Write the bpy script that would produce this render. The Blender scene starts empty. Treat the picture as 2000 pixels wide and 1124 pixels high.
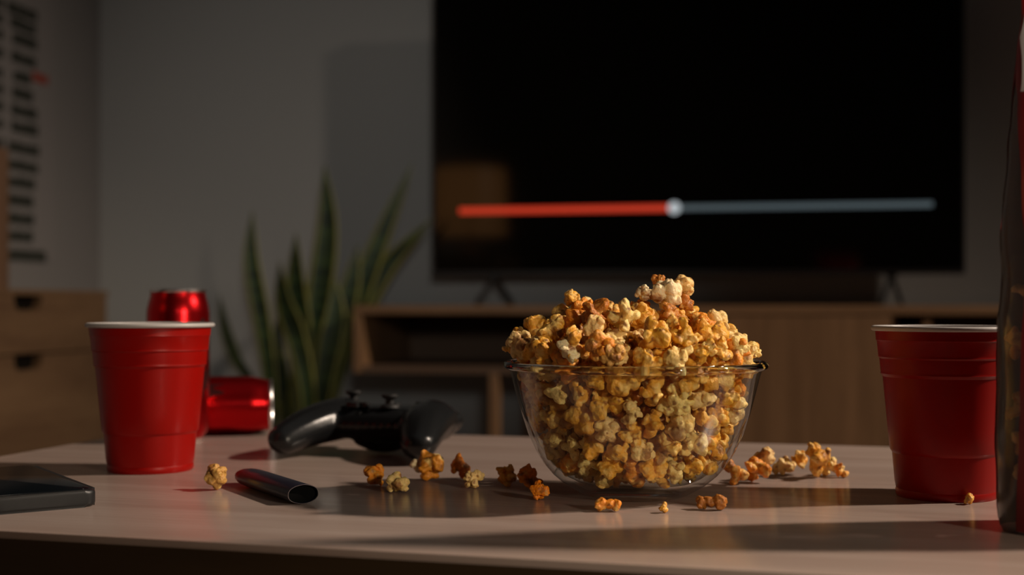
import bpy, bmesh, math, random
import numpy as np
from mathutils import Vector, Matrix, Euler, noise

random.seed(7)
rng = np.random.default_rng(11)
PI = math.pi
scene = bpy.context.scene
C = scene.collection

# ------------------------------------------------------------------ camera
F = 2579.0                      # focal length in pixels of a 2000 px wide frame
CAMZ, TABZ = 0.556, 0.430
cd = bpy.data.cameras.new('camera')
cam = bpy.data.objects.new('camera', cd)
C.objects.link(cam)
cam.location = (0, 0, CAMZ)
cam.rotation_euler = (PI / 2, 0, 0)
cd.sensor_width = 36.0
cd.lens = F / 2000 * 36.0
cd.shift_y = 33 / 2000
cd.clip_start = 0.02
cd.dof.use_dof = True
cd.dof.focus_distance = 0.84
cd.dof.aperture_fstop = 4.7
scene.camera = cam

# ------------------------------------------------------------------ world, lamps, exposure
scene.view_settings.view_transform = 'Standard'
scene.view_settings.look = 'None'
scene.view_settings.gamma = 1.0
scene.view_settings.use_curve_mapping = False
scene.view_settings.exposure = 0.0
w = bpy.data.worlds.new('night')
scene.world = w
w.use_nodes = True
w.node_tree.nodes['Background'].inputs[0].default_value = (0.6, 0.65, 0.7, 1)
w.node_tree.nodes['Background'].inputs[1].default_value = 0.01


def spot(name, loc, aim, power, col, size, blend, radius):
    d = bpy.data.lights.new(name, 'SPOT')
    d.energy = power
    d.color = col
    d.spot_size = math.radians(size)
    d.spot_blend = blend
    d.shadow_soft_size = radius
    o = bpy.data.objects.new(name, d)
    C.objects.link(o)
    o.location = loc
    o.rotation_euler = (Vector(aim) - Vector(loc)).to_track_quat('-Z', 'Y').to_euler()
    return o


KEY = (2.9, 0.95, 2.55)
spot('key_spot_lamp', KEY, (0.25, 1.0, 0.25), 560, (1.0, 0.82, 0.66), 81.5, 0.90, 0.09)
spot('front_fill_spot', (1.45, -1.2, 1.02), (0.10, 0.92, 0.555), 104, (1.0, 0.83, 0.63), 22, 0.9, 0.10)  # unseen fill light added for highlights and the popcorn front
spot('wall_spot_lamp', (0.2, -0.8, 1.05), (-0.38, 3.3, 0.98), 58, (1.0, 0.99, 0.93), 28, 1.0, 0.12)
ad = bpy.data.lights.new('ambient_fill_light', 'AREA')  # area light added as ambient fill, no fixture behind it
ad.energy = 1.0
ad.size = 2.5
ad.color = (0.85, 0.95, 1.0)
ao = bpy.data.objects.new('ambient_fill_light', ad)
C.objects.link(ao)
ao.location = (0.3, 0.6, 2.8)

# ------------------------------------------------------------------ frames of reference
RC = Vector((-1.071, 3.433))          # back-left room corner
RU = Vector((0.98, -0.199)).normalized()
RV = Vector((0.199, 0.98)).normalized()
RPHI = math.atan2(RU.y, RU.x)


def R(u, v, z=0.0):
    p = RC + RU * u + RV * v
    return Vector((p.x, p.y, z))


def r_at(px, py, v):
    """room point on the plane v (distance from the back wall) along the line of sight"""
    k = (px - 1000) / F
    # x = k*y
    a = RC.x + RV.x * v
    b = RC.y + RV.y * v
    u = (k * b - a) / (RU.x - k * RU.y)
    y = b + RU.y * u
    return u, CAMZ + (595 - py) / F * y


def on_table(px, py):
    d = F * (CAMZ - TABZ) / (py - 595)
    return Vector(((px - 1000) / F * d, d, TABZ))


# ------------------------------------------------------------------ object helpers
def link(name, me, mat=None, parent=None, smooth=False):
    o = bpy.data.objects.new(name, me)
    C.objects.link(o)
    if mat is not None and not me.materials:
        me.materials.append(mat)
    if parent is not None:
        o.parent = parent
    if smooth:
        me.polygons.foreach_set('use_smooth', [True] * len(me.polygons))
    return o


def tag(o, label, cat, group=None):
    o['label'] = label
    o['category'] = cat
    if group:
        o['group'] = group
    return o


def thing(name, label, cat, loc=(0, 0, 0), rot=0.0, group=None):
    o = bpy.data.objects.new(name, None)
    o.empty_display_size = 0.02
    C.objects.link(o)
    o.location = loc
    o.rotation_euler = (0, 0, rot)
    return tag(o, label, cat, group)


def struct(o):
    o['kind'] = 'structure'
    return o


def bm_mesh(bm, name, smooth=False, angle=None):
    me = bpy.data.meshes.new(name)
    bmesh.ops.recalc_face_normals(bm, faces=bm.faces)
    bm.to_mesh(me)
    bm.free()
    if smooth:
        me.polygons.foreach_set('use_smooth', [True] * len(me.polygons))
        if angle:
            try:
                me.set_sharp_from_angle(angle=math.radians(angle))
            except Exception:
                pass
    return me


def box_bm(bm, lo, hi, bevel=0.0, seg=2):
    r = bmesh.ops.create_cube(bm, size=1.0)
    vs = r['verts']
    c = [(a + b) / 2 for a, b in zip(lo, hi)]
    s = [b - a for a, b in zip(lo, hi)]
    for v in vs:
        v.co = Vector((c[0] + v.co.x * s[0], c[1] + v.co.y * s[1], c[2] + v.co.z * s[2]))
    if bevel:
        es = list({e for v in vs for e in v.link_edges})
        bmesh.ops.bevel(bm, geom=es, offset=bevel, segments=seg, profile=0.5, affect='EDGES')


def box(name, lo, hi, mat, parent=None, bevel=0.0, seg=2):
    bm = bmesh.new()
    box_bm(bm, lo, hi, bevel, seg)
    return link(name, bm_mesh(bm, name), mat, parent)


def lathe_bm(prof, seg=64, close=False):
    bm = bmesh.new()
    rings = []
    for r, z in prof:
        if r < 1e-6:
            rings.append([bm.verts.new((0, 0, z))])
        else:
            rings.append([bm.verts.new((r * math.cos(2 * PI * i / seg), r * math.sin(2 * PI * i / seg), z)) for i in range(seg)])
    pairs = list(zip(rings, rings[1:]))
    if close:
        pairs.append((rings[-1], rings[0]))
    for a, b in pairs:
        for i in range(seg):
            j = (i + 1) % seg
            if len(a) == 1 and len(b) == 1:
                continue
            if len(a) == 1:
                bm.faces.new((a[0], b[j], b[i]))
            elif len(b) == 1:
                bm.faces.new((a[i], a[j], b[0]))
            else:
                bm.faces.new((a[i], a[j], b[j], b[i]))
    return bm


def lathe(name, prof, mat, parent=None, seg=64, close=False, angle=35):
    return link(name, bm_mesh(lathe_bm(prof, seg, close), name, True, angle), mat, parent)


def torus_prof(R0, z0, r, n=14, sz=1.0):
    return [(R0 + r * math.cos(2 * PI * i / n), z0 + sz * r * math.sin(2 * PI * i / n)) for i in range(n)]


def prism(name, pts, z0, z1, mat, parent=None, bevel=0.0, seg=3, smooth=True):
    bm = bmesh.new()
    lo = [bm.verts.new((x, y, z0)) for x, y in pts]
    hi = [bm.verts.new((x, y, z1)) for x, y in pts]
    n = len(pts)
    fb = bm.faces.new(lo[::-1])
    ft = bm.faces.new(hi)
    for i in range(n):
        j = (i + 1) % n
        bm.faces.new((lo[i], lo[j], hi[j], hi[i]))
    if bevel:
        es = [e for e in bm.edges if e in ft.edges or e in fb.edges] if False else list(ft.edges) + list(fb.edges)
        bmesh.ops.bevel(bm, geom=es, offset=bevel, segments=seg, profile=0.5, affect='EDGES')
    return link(name, bm_mesh(bm, name, smooth, 40), mat, parent)


def rounded_rect(x0, y0, x1, y1, r, n=8):
    pts = []
    for cx, cy, a in ((x1 - r, y1 - r, 0), (x0 + r, y1 - r, 90), (x0 + r, y0 + r, 180), (x1 - r, y0 + r, 270)):
        for i in range(n + 1):
            t = math.radians(a + 90 * i / n)
            pts.append((cx + r * math.cos(t), cy + r * math.sin(t)))
    return pts


def tube_bm(bm, pts, rad, seg=10):
    pts = [Vector(p) for p in pts]
    rings = []
    n = len(pts)
    for i, p in enumerate(pts):
        t = (pts[min(i + 1, n - 1)] - pts[max(i - 1, 0)]).normalized()
        a = t.cross(Vector((0, 0, 1)))
        if a.length < 1e-3:
            a = t.cross(Vector((0, 1, 0)))
        a.normalize()
        b = t.cross(a)
        r = rad[i] if isinstance(rad, (list, tuple)) else rad
        rings.append([bm.verts.new(p + (a * math.cos(2 * PI * k / seg) + b * math.sin(2 * PI * k / seg)) * r) for k in range(seg)])
    for x, y in zip(rings, rings[1:]):
        for k in range(seg):
            bm.faces.new((x[k], x[(k + 1) % seg], y[(k + 1) % seg], y[k]))
    bm.faces.new(rings[0][::-1])
    bm.faces.new(rings[-1])


# ------------------------------------------------------------------ materials
def mat_new(name):
    m = bpy.data.materials.new(name)
    m.use_nodes = True
    nt = m.node_tree
    return m, nt, nt.nodes, nt.links, nt.nodes['Principled BSDF']


def plain(name, col, rough=0.5, metal=0.0, spec=0.5, coat=0.0, bump=0.0, bscale=200.0, var=0.0):
    m, nt, N, L, P = mat_new(name)
    P.inputs['Base Color'].default_value = (*col, 1)
    P.inputs['Roughness'].default_value = rough
    P.inputs['Metallic'].default_value = metal
    P.inputs['Specular IOR Level'].default_value = spec
    P.inputs['Coat Weight'].default_value = coat
    P.inputs['Coat Roughness'].default_value = 0.08
    tc = N.new('ShaderNodeTexCoord')
    nz = N.new('ShaderNodeTexNoise')
    nz.inputs['Scale'].default_value = bscale
    nz.inputs['Detail'].default_value = 4
    L.new(tc.outputs['Object'], nz.inputs['Vector'])
    if bump:
        b = N.new('ShaderNodeBump')
        b.inputs['Strength'].default_value = bump
        b.inputs['Distance'].default_value = 0.001
        L.new(nz.outputs['Fac'], b.inputs['Height'])
        L.new(b.outputs['Normal'], P.inputs['Normal'])
    mx = N.new('ShaderNodeMixRGB')
    mx.inputs[1].default_value = (*[c * (1 - var) for c in col], 1)
    mx.inputs[2].default_value = (*[min(1, c * (1 + var)) for c in col], 1)
    L.new(nz.outputs['Fac'], mx.inputs[0])
    L.new(mx.outputs[0], P.inputs['Base Color'])
    return m


def emis(name, col, strength):
    m, nt, N, L, P = mat_new(name)
    P.inputs['Base Color'].default_value = (0.01, 0.01, 0.01, 1)
    P.inputs['Emission Color'].default_value = (*col, 1)
    P.inputs['Emission Strength'].default_value = strength
    P.inputs['Roughness'].default_value = 0.3
    return m


def wood(name, dark, light, rough=0.4, scale=(1.2, 22.0, 22.0), rings=2.2, seam=None, spec=0.5):
    """grain runs along the object's X axis"""
    m, nt, N, L, P = mat_new(name)
    tc = N.new('ShaderNodeTexCoord')
    mp = N.new('ShaderNodeMapping')
    mp.inputs['Scale'].default_value = scale
    L.new(tc.outputs['Object'], mp.inputs['Vector'])
    n1 = N.new('ShaderNodeTexNoise')
    n1.inputs['Scale'].default_value = rings
    n1.inputs['Detail'].default_value = 6
    n1.inputs['Distortion'].default_value = 0.6
    L.new(mp.outputs[0], n1.inputs['Vector'])
    n2 = N.new('ShaderNodeTexNoise')
    n2.inputs['Scale'].default_value = rings * 9
    n2.inputs['Detail'].default_value = 3
    L.new(mp.outputs[0], n2.inputs['Vector'])
    ad = N.new('ShaderNodeMath')
    ad.operation = 'MULTIPLY_ADD'
    ad.inputs[1].default_value = 0.35
    L.new(n2.outputs['Fac'], ad.inputs[0])
    L.new(n1.outputs['Fac'], ad.inputs[2])
    cr = N.new('ShaderNodeValToRGB')
    cr.color_ramp.elements[0].position = 0.45
    cr.color_ramp.elements[0].color = (*dark, 1)
    cr.color_ramp.elements[1].position = 0.9
    cr.color_ramp.elements[1].color = (*light, 1)
    L.new(ad.outputs[0], cr.inputs[0])
    out = cr.outputs[0]
    if seam is not None:            # a strip of slightly darker veneer beyond y = seam
        sx = N.new('ShaderNodeSeparateXYZ')
        L.new(tc.outputs['Object'], sx.inputs[0])
        ls = N.new('ShaderNodeMath')
        ls.operation = 'LESS_THAN'
        ls.inputs[1].default_value = seam
        L.new(sx.outputs['Y'], ls.inputs[0])
        mx = N.new('ShaderNodeMixRGB')
        mx.blend_type = 'MULTIPLY'
        mx.inputs[2].default_value = (0.80, 0.78, 0.76, 1)
        L.new(ls.outputs[0], mx.inputs[0])
        L.new(out, mx.inputs[1])
        out = mx.outputs[0]
    L.new(out, P.inputs['Base Color'])
    P.inputs['Roughness'].default_value = rough
    P.inputs['Specular IOR Level'].default_value = spec
    b = N.new('ShaderNodeBump')
    b.inputs['Strength'].default_value = 0.06
    b.inputs['Distance'].default_value = 0.0008
    L.new(n2.outputs['Fac'], b.inputs['Height'])
    L.new(b.outputs['Normal'], P.inputs['Normal'])
    return m


def thin_glass(name, tint, rough=0.02, ior=1.45, base=0.0, milk=0.0):
    """thin clear wall: passes light straight through, mirrors by Fresnel"""
    m, nt, N, L, P = mat_new(name)
    N.remove(P)
    out = N['Material Output']
    tr = N.new('ShaderNodeBsdfTransparent')
    tr.inputs[0].default_value = (*tint, 1)
    gl = N.new('ShaderNodeBsdfGlossy')
    gl.inputs['Roughness'].default_value = rough
    lw = N.new('ShaderNodeLayerWeight')      # the same from both sides of the pane
    lw.inputs['Blend'].default_value = 0.5
    pw = N.new('ShaderNodeMath')
    pw.operation = 'POWER'
    pw.inputs[1].default_value = 4.0
    L.new(lw.outputs['Facing'], pw.inputs[0])
    ad = N.new('ShaderNodeMath')
    ad.operation = 'MULTIPLY_ADD'
    ad.use_clamp = True
    r0 = ((ior - 1) / (ior + 1)) ** 2 + base
    ad.inputs[1].default_value = 0.85
    ad.inputs[2].default_value = r0
    L.new(pw.outputs[0], ad.inputs[0])
    mx = N.new('ShaderNodeMixShader')
    L.new(ad.outputs[0], mx.inputs[0])
    L.new(tr.outputs[0], mx.inputs[1])
    L.new(gl.outputs[0], mx.inputs[2])
    last = mx
    if milk:
        df = N.new('ShaderNodeBsdfDiffuse')
        df.inputs[0].default_value = (0.75, 0.75, 0.8, 1)
        m2 = N.new('ShaderNodeMixShader')
        m2.inputs[0].default_value = milk
        L.new(mx.outputs[0], m2.inputs[1])
        L.new(df.outputs[0], m2.inputs[2])
        last = m2
    L.new(last.outputs[0], out.inputs['Surface'])
    return m


def solid_glass(name):
    m, nt, N, L, P = mat_new(name)
    P.inputs['Base Color'].default_value = (0.93, 0.97, 0.95, 1)
    P.inputs['Roughness'].default_value = 0.0
    P.inputs['IOR'].default_value = 1.47
    P.inputs['Transmission Weight'].default_value = 1.0
    return m


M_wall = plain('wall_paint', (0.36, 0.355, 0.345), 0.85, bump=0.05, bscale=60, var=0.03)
M_wall_left_dimmed = plain('left_wall_dimmed', (0.165, 0.156, 0.152), 0.85, bump=0.05, bscale=60, var=0.03)  # wall tone darkened in the colour to offset the strong key light
M_floor = wood('floor_boards', (0.030, 0.018, 0.011), (0.060, 0.037, 0.023), 0.5)
M_ceil = plain('ceiling_paint', (0.18, 0.18, 0.18), 0.9)
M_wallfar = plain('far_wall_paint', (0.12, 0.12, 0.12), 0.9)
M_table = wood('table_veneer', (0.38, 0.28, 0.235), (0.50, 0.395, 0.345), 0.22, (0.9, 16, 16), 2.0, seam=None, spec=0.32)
M_edge_shaded = wood('table_edge_shaded_wood', (0.040, 0.023, 0.010), (0.062, 0.036, 0.016), 0.4, (0.9, 16, 16), 2.0)  # dark edge wood, with the unlit front's shade put into its colour
M_oak = wood('console_oak', (0.15, 0.078, 0.035), (0.24, 0.13, 0.062), 0.5)
M_oakv = wood('console_oak_upright_grain', (0.15, 0.078, 0.035), (0.24, 0.13, 0.062), 0.5, (22, 22, 1.2))
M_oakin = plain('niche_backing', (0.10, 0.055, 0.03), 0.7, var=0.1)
M_pine = wood('drawer_pine', (0.062, 0.031, 0.013), (0.100, 0.056, 0.026), 0.55, (6.0, 1.4, 9.0), 1.6)
M_box = wood('box_wood', (0.070, 0.036, 0.018), (0.105, 0.056, 0.030), 0.55, (16, 16, 1.2))
M_dark = plain('black_plastic', (0.012, 0.012, 0.013), 0.4)
M_screen = plain('screen_glass', (0.003, 0.0027, 0.002), 0.06)
M_red = plain('red_plastic', (0.27, 0.0025, 0.001), 0.36, spec=0.2, var=0.05, bscale=30)
M_white = plain('white_plastic', (0.46, 0.44, 0.43), 0.4)
M_can = plain('red_anodised_metal', (0.52, 0.007, 0.010), 0.25, metal=0.92, bscale=400, var=0.05)
M_alu = plain('bare_aluminium', (0.72, 0.72, 0.73), 0.28, metal=1.0)
M_print = plain('dark_can_print', (0.03, 0.006, 0.006), 0.35, metal=0.3)
M_pad = plain('controller_shell', (0.010, 0.011, 0.012), 0.27, spec=0.35, bump=0.04, bscale=1500)
M_rub = plain('rubber_black', (0.012, 0.012, 0.012), 0.6)
M_phone = plain('phone_case', (0.008, 0.009, 0.010), 0.45)
M_phglass = plain('phone_glass', (0.004, 0.006, 0.008), 0.16, spec=0.12)
M_vape = plain('matte_navy_tube', (0.012, 0.012, 0.022), 0.33, var=0.2)
M_vapetip = plain('dark_red_mouthpiece', (0.07, 0.008, 0.008), 0.35)
M_vapein = plain('tube_socket', (0.003, 0.003, 0.003), 0.8, spec=0.05)
M_vaperim = plain('pale_tube_rim', (0.16, 0.12, 0.12), 0.4)  # paler line around the open tube end
M_paper = plain('poster_paper', (0.175, 0.163, 0.16), 0.9)
M_ink = plain('poster_ink', (0.02, 0.022, 0.016), 0.9)
M_inkred = plain('poster_red_ink', (0.22, 0.03, 0.015), 0.9)
M_pot = plain('pot_ceramic', (0.12, 0.11, 0.10), 0.6, var=0.1)
M_soil = plain('soil', (0.03, 0.02, 0.012), 0.95, bump=0.5, bscale=120, var=0.4)
M_glass = thin_glass('bowl_glass', (0.97, 0.985, 0.975), 0.015, 1.42)
M_thick = solid_glass('thick_glass')
M_film = thin_glass('bag_film', (0.74, 0.68, 0.70), 0.14, 1.45, 0.02, 0.09)
M_bagred = plain('red_bag_print', (0.22, 0.004, 0.006), 0.3, coat=0.2, var=0.08, bscale=15)
M_bagwhite = plain('white_bag_print', (0.6, 0.55, 0.55), 0.4)

# ------------------------------------------------------------------ room shell
RW, RD, RH = 5.4, 6.0, 2.95


def room_box(name, u0, u1, v0, v1, z0, z1, mat, parent=None, bevel=0.0, root=None):
    """a box aligned with the room, its object origin at the room corner"""
    o = box(name, (u0, v0, z0), (u1, v1, z1), mat, parent, bevel)
    if parent is None:
        o.location = (RC.x, RC.y, 0)
        o.rotation_euler = (0, 0, RPHI)
    return o


struct(room_box('floor', -0.12, RW + 0.12, -RD - 0.12, 0.12, -0.08, 0.0, M_floor))
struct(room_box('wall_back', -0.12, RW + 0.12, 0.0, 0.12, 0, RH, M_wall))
struct(room_box('wall_left', -0.12, 0.0, -RD, 0.0, 0, RH, M_wall_left_dimmed))
struct(room_box('wall_right', RW, RW + 0.12, -RD, 0.0, 0, RH, M_wallfar))
struct(room_box('wall_front', -0.12, RW + 0.12, -RD - 0.12, -RD, 0, RH, M_wallfar))
struct(room_box('ceiling', -0.12, RW + 0.12, -RD - 0.12, 0.12, RH, RH + 0.08, M_ceil))
struct(room_box('baseboard_back', 0.0, RW, -0.014, 0.0, 0, 0.08, M_white))
struct(room_box('baseboard_left', 0.0, 0.014, -RD, -0.014, 0, 0.08, M_white))

# ------------------------------------------------------------------ coffee table
TPHI = math.radians(-15.5)
TU = Vector((math.cos(TPHI), math.sin(TPHI)))
TV_ = Vector((-math.sin(TPHI), math.cos(TPHI)))
t = thing('coffee_table', 'low coffee table with pale semi-gloss wood veneer top under the popcorn bowl', 'table', (0, 0, 0), TPHI)
TU0, TU1, TV0, TV1 = -0.70, 0.55, 0.631, 1.213
prism('tabletop', rounded_rect(TU0, TV0, TU1, TV1, 0.02, 5), TABZ - 0.004, TABZ, M_table, t, 0.0014, 3)
prism('edge_frame', rounded_rect(TU0 + 0.0006, TV0 + 0.0006, TU1 - 0.0006, TV1 - 0.0006, 0.02, 5), TABZ - 0.055, TABZ - 0.004, M_edge_shaded, t, 0.001, 2)
box('apron', (TU0 + 0.05, TV0 + 0.05, TABZ - 0.11), (TU1 - 0.05, TV1 - 0.05, TABZ - 0.055), M_edge_shaded, t)
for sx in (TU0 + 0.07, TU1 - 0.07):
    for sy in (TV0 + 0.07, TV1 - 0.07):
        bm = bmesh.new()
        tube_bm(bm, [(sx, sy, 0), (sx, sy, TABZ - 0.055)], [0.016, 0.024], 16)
        link('leg', bm_mesh(bm, 'leg', True, 40), M_edge_shaded, t)

# ------------------------------------------------------------------ media console
def rthing(name, label, cat, u, v, z=0.0, group=None):
    return thing(name, label, cat, R(u, v, z), RPHI, group)


con = rthing('media_console', 'long light wood media console with open left niche under the television', 'console', 0, 0)
CF, CBK, CZ = -0.42, -0.02, 0.5535
CL, CR = 0.828, 2.62
box('top_board', (CL, CF, CZ - 0.018), (CR, CBK, CZ), M_oak, con, 0.001)
NB = 0.4085
box('side_panel', (CL, CF + 0.002, NB), (CL + 0.018, CBK, CZ - 0.018), M_oakv, con)
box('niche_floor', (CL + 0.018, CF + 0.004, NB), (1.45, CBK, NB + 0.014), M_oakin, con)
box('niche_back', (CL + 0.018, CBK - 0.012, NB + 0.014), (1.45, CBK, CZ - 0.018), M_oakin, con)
box('inner_panel', (1.45, CF + 0.02, 0.09), (1.468, CBK, CZ - 0.018), M_oakv, con)
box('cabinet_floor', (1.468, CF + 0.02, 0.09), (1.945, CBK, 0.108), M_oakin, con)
dr = box('door', (1.452, CF, 0.092), (1.950, CF + 0.019, CZ - 0.021), M_oakv, con, 0.001)
box('inner_panel', (1.945, CF + 0.02, 0.09), (1.963, CBK, CZ - 0.018), M_oakv, con)
box('divider', (2.012, CF + 0.01, 0.30), (2.028, CBK, CZ - 0.018), M_oakv, con)
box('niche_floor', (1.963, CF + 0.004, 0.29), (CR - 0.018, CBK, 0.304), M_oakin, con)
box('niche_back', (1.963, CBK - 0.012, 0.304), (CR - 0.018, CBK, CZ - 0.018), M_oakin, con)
box('side_panel', (CR - 0.018, CF + 0.002, 0.09), (CR, CBK, CZ - 0.018), M_oakv, con)
box('leg', (1.128, CF + 0.003, 0.0), (1.148, CF + 0.030, NB), M_oakv, con, 0.001)
box('leg', (1.128, CBK - 0.030, 0.0), (1.148, CBK - 0.004, NB), M_oakv, con, 0.001)
for lu, lv in ((1.50, CF + 0.05), (1.50, CBK - 0.05), (CR - 0.06, CF + 0.05), (CR - 0.06, CBK - 0.05)):
    box('leg', (lu - 0.014, lv - 0.014, 0), (lu + 0.014, lv + 0.014, 0.09 if lu < 2 else 0.29), M_oakv, con, 0.001)

# ------------------------------------------------------------------ television
tvt = rthing('television', 'large flat television showing a red and grey playback bar on black', 'television', 0, 0, CZ)
TF = -0.14
u0, zb = r_at(845, 540, TF)
u1, _ = r_at(1886, 540, TF)
zb -= CZ
zt = zb + (u1 - u0) * 9 / 16 + 0.006
box('bezel', (u0, TF + 0.001, zb), (u1, TF + 0.028, zt), M_dark, tvt, 0.002)
box('back_housing', (u0 + 0.15, TF + 0.028, zb + 0.03), (u1 - 0.15, TF + 0.062, zb + 0.42), M_dark, tvt, 0.008)
box('screen', (u0 + 0.006, TF - 0.0005, zb + 0.012), (u1 - 0.006, TF + 0.002, zt - 0.006), M_screen, tvt)
ZBAR = r_at(897, 412.5, TF)[1] - CZ


def bar(name, p0, p1, hh, mat):
    a, _ = r_at(p0, 410, TF)
    b, _ = r_at(p1, 410, TF)
    pts = rounded_rect(a, ZBAR - hh, b, ZBAR + hh, min(hh * 0.4, 0.003), 3)
    bm = bmesh.new()
    f = bm.faces.new([bm.verts.new((x, TF - 0.0012, z)) for x, z in pts])
    r = bmesh.ops.extrude_face_region(bm, geom=[f])
    for e in r['geom']:
        if isinstance(e, bmesh.types.BMVert):
            e.co.y += 0.0010
    return link(name, bm_mesh(bm, name), mat, tvt)


bar('played_bar', 897, 1312, 0.0076, emis('bar_red', (0.62, 0.040, 0.014), 0.80))
bar('remaining_bar', 1312, 1822, 0.0060, emis('bar_grey', (0.075, 0.098, 0.108), 0.85))
bm = bmesh.new()
bmesh.ops.create_cone(bm, cap_ends=True, segments=32, radius1=0.0140, radius2=0.0140, depth=0.001)
ku, _ = r_at(1317, 408, TF)
bmesh.ops.rotate(bm, verts=bm.verts, matrix=Matrix.Rotation(PI / 2, 3, 'X'))
bmesh.ops.translate(bm, verts=bm.verts, vec=(ku, TF - 0.0018, ZBAR))
link('playhead', bm_mesh(bm, 'playhead'), emis('playhead_white', (0.42, 0.46, 0.48), 1.0), tvt)
for px in (967, 1741):
    cu, _ = r_at(px, 560, -0.12)
    bm = bmesh.new()
    box_bm(bm, (cu - 0.012, -0.131, zb - 0.006), (cu + 0.012, -0.109, zb + 0.004))
    f1 = [(cu, -0.12, zb - 0.002), (cu - 0.027, -0.20, 0.0055)]
    f2 = [(cu, -0.12, zb - 0.002), (cu + 0.027, -0.05, 0.0055)]
    tube_bm(bm, f1, 0.0055, 8)
    tube_bm(bm, f2, 0.0055, 8)
    link('foot', bm_mesh(bm, 'foot', True, 40), M_dark, tvt)

# ------------------------------------------------------------------ chest of drawers, box, poster on the left wall
ch = rthing('drawer_chest', 'light wood chest of drawers with dark cut-out pulls against the left wall', 'chest of drawers', 0, 0)
V1, V0 = -0.70, -1.29
HT = 0.583
box('carcass', (0.02, V0, 0.03), (0.376, V1, HT - 0.010), M_pine, ch)
box('top_board', (0.018, V0 - 0.004, HT - 0.010), (0.402, V1 + 0.002, HT), M_pine, ch, 0.001)
M_cut_shade = plain('pull_recess_shade', (0.004, 0.003, 0.002), 0.9, spec=0.05)  # black stands in for the shade inside the cut-out pulls


def drawer_front(z0, z1):
    w2, hh = 0.044, 0.027
    vc = -0.985
    pts = [(V0 + 0.002, z0), (V1 - 0.002, z0), (V1 - 0.002, z1), (vc + w2, z1)]
    for i in range(7):
        a = -i / 6 * PI / 2
        pts.append((vc + w2 - 0.016 + 0.016 * math.cos(a) - 0.0, z1 - hh + 0.016 + 0.016 * math.sin(a)))
    for i in range(7):
        a = -PI / 2 - i / 6 * PI / 2
        pts.append((vc - w2 + 0.016 + 0.016 * math.cos(a), z1 - hh + 0.016 + 0.016 * math.sin(a)))
    pts += [(vc - w2, z1), (V0 + 0.002, z1)]
    bm = bmesh.new()
    f = bm.faces.new([bm.verts.new((0.384, v, z)) for v, z in pts])
    r = bmesh.ops.extrude_face_region(bm, geom=[f])
    for e in r['geom']:
        if isinstance(e, bmesh.types.BMVert):
            e.co.x = 0.400
    bmesh.ops.triangulate(bm, faces=[f for f in bm.faces if len(f.verts) > 4])
    d = link('drawer', bm_mesh(bm, 'drawer'), M_pine, ch)
    box('pull_shade_sheet', (0.377, vc - w2 - 0.006, z1 - hh - 0.006), (0.383, vc + w2 + 0.006, z1 - 0.001), M_cut_shade, d)


zz_ = HT - 0.0105
for hd0 in (0.108, 0.205, 0.225):
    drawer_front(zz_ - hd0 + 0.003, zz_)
    zz_ -= hd0
box('plinth', (0.03, V0 + 0.01, 0.0), (0.37, V1 - 0.01, 0.03), M_pine, ch)

bx = rthing('wooden_box', 'reddish wooden box standing on the drawer chest beside the poster', 'box', 0, 0, HT)
box('body', (0.06, -1.20, 0.0), (0.292, -0.905, 0.262), M_box, bx, 0.003)
box('front_frame', (0.292, -1.20, 0.0), (0.302, -0.89, 0.268), M_box, bx, 0.002)

po = rthing('wall_poster', 'pale wall poster with stacked rows of dark blurred lettering and one red mark', 'poster', 0, 0, 0)
box('paper', (0.0005, -0.62, 0.66), (0.002, -0.225, 1.75), M_paper, po)


def left_wall(px, py):
    k = (px - 1000) / F
    v = (k * RC.y - RC.x) / (RV.x - k * RV.y)
    y = RC.y + RV.y * v
    return v, CAMZ + (595 - py) / F * y


rows = [(11, 12, 70), (41, 18, 68), (72, 22, 70), (108, 20, 68), (146, 24, 58), (179, 22, 62), (212, 20, 70), (245, 20, 72),
        (284, 14, 74), (319, 14, 72), (353, 14, 66), (389, 14, 64), (425, 12, 64), (459, 12, 62), (497, 12, 88)]
prnd = random.Random(3)


def glyph_row(name, va, vb, zc, hh, mat):
    """one line of raised lettering: a row of letter-sized blocks on a common base line"""
    bm = bmesh.new()
    v = va
    while v < vb - 0.003:
        wd = min(prnd.uniform(0.012, 0.024), vb - v)
        top = zc + hh * prnd.choice((0.75, 1.0, 1.0))
        box_bm(bm, (0.002, v, zc - hh), (0.0032, v + wd + 0.0005, top))
        v += wd
    return link(name, bm_mesh(bm, name), mat, po)


for (yy, x0, x1) in rows:
    va, zc = left_wall(x0, yy)
    vb, _ = left_wall(x1, yy)
    glyph_row('text_row', va, vb, zc, 0.0135, M_ink)
    if yy < 500:
        vc, zc2 = left_wall(4, yy - 3)
        glyph_row('text_row', -0.60, vc, zc2, 0.0125, M_ink)
va, zc = left_wall(62, 148)
vb, _ = left_wall(91, 148)
glyph_row('red_mark', va, vb, zc, 0.012, M_inkred)

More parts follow.
